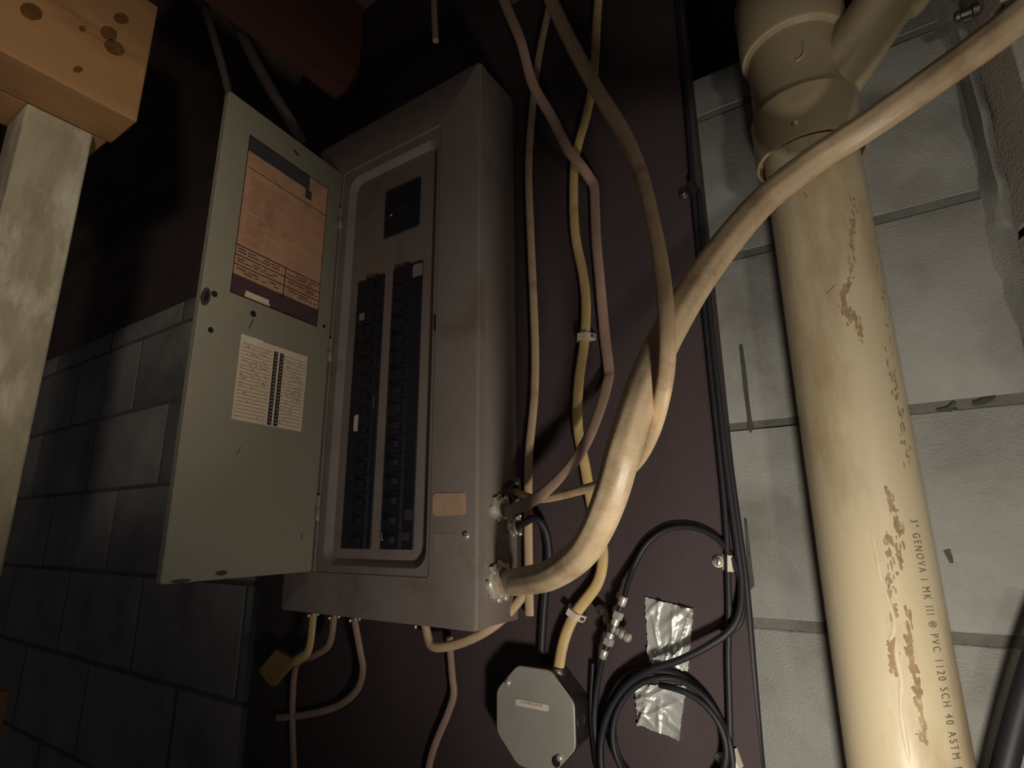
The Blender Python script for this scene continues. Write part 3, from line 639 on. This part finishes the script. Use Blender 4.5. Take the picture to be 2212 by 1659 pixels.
def specks(pts, r, k, seed):
    rnd = random.Random(seed); bm = bmesh.new(); path = crom([Vector((a, b, 0)) for a, b in pts], 10)
    for _ in range(k):
        q = rnd.choice(path); c = skin(q.x+rnd.gauss(0, r), q.y+rnd.gauss(0, r*2), R+.0001); th = math.atan2(c.y-AY, c.x-AX)
        a, b = rnd.uniform(.0005, .0016), rnd.uniform(.0008, .0042); n = 7
        V = [bm.verts.new((AX+(R+.00018)*math.cos(th+a*math.cos(t)*rnd.uniform(.6, 1.2)/R), AY+(R+.00018)*math.sin(th+a*math.cos(t)/R), c.z+b*math.sin(t)*rnd.uniform(.6, 1.2))) for t in [2*math.pi*i/n for i in range(n)]]
        bm.faces.new(V)
    o = fin(bm, 'grime_specks', M_grime, pipe, smooth=0); o['kind'] = 'stuff'
specks(((1848, 430), (1840, 500), (1838, 600), (1822, 630), (1822, 660), (1836, 682), (1852, 690), (1862, 730)), 3.5, 150, 1)
specks(((1900, 560), (1925, 780), (1945, 900), (1960, 1000)), 4, 60, 2)
specks(((1912, 1050), (1930, 1100), (1942, 1150), (1945, 1230)), 4, 60, 3)
specks(((1918, 1150), (1922, 1200), (1922, 1260), (1930, 1330)), 4, 50, 4)
specks(((1928, 1385), (1926, 1420), (1938, 1450)), 4, 60, 5)
specks(((1960, 1330), (1964, 1400), (1975, 1450), (1988, 1520), (1992, 1600)), 5, 110, 6)
run(((1783, 637), (1795, 626), (1806, 614)), .0007, M_grime, 'scratch', .0003)
run(((1735, 415), (1746, 427)), .0009, M_grime, 'scratch', .0003)
# printing on the pipe, read downwards
cu = bpy.data.curves.new('pipe_lettering', 'FONT'); cu.body = '3" GENOVA I MK III \u00ae PVC 1120 SCH 40 ASTM D'; cu.size = .0108; cu.space_character = 1.45; cu.space_word = 1.2
to = bpy.data.objects.new('pipe_lettering_src', cu); COL.objects.link(to)
bpy.context.view_layer.update(); dg = bpy.context.evaluated_depsgraph_get(); me = bpy.data.meshes.new_from_object(to.evaluated_get(dg))
COL.objects.unlink(to); bpy.data.objects.remove(to)
s0 = skin(1974, 1122); th0 = math.atan2(s0.y-AY, s0.x-AX); z_top = s0.z; z_bot = skin(2058, 1659).z
wd = max(v.co.x for v in me.vertices); k = (z_top-z_bot)*1.02/wd
bm = bmesh.new(); bm.from_mesh(me)
for v in bm.verts:
    th = th0+(v.co.y-.004)/R; v.co = Vector((AX+(R+.00022)*math.cos(th), AY+(R+.00022)*math.sin(th), z_top-v.co.x*k))
fin(bm, 'pipe_lettering', M_print, pipe, smooth=0)
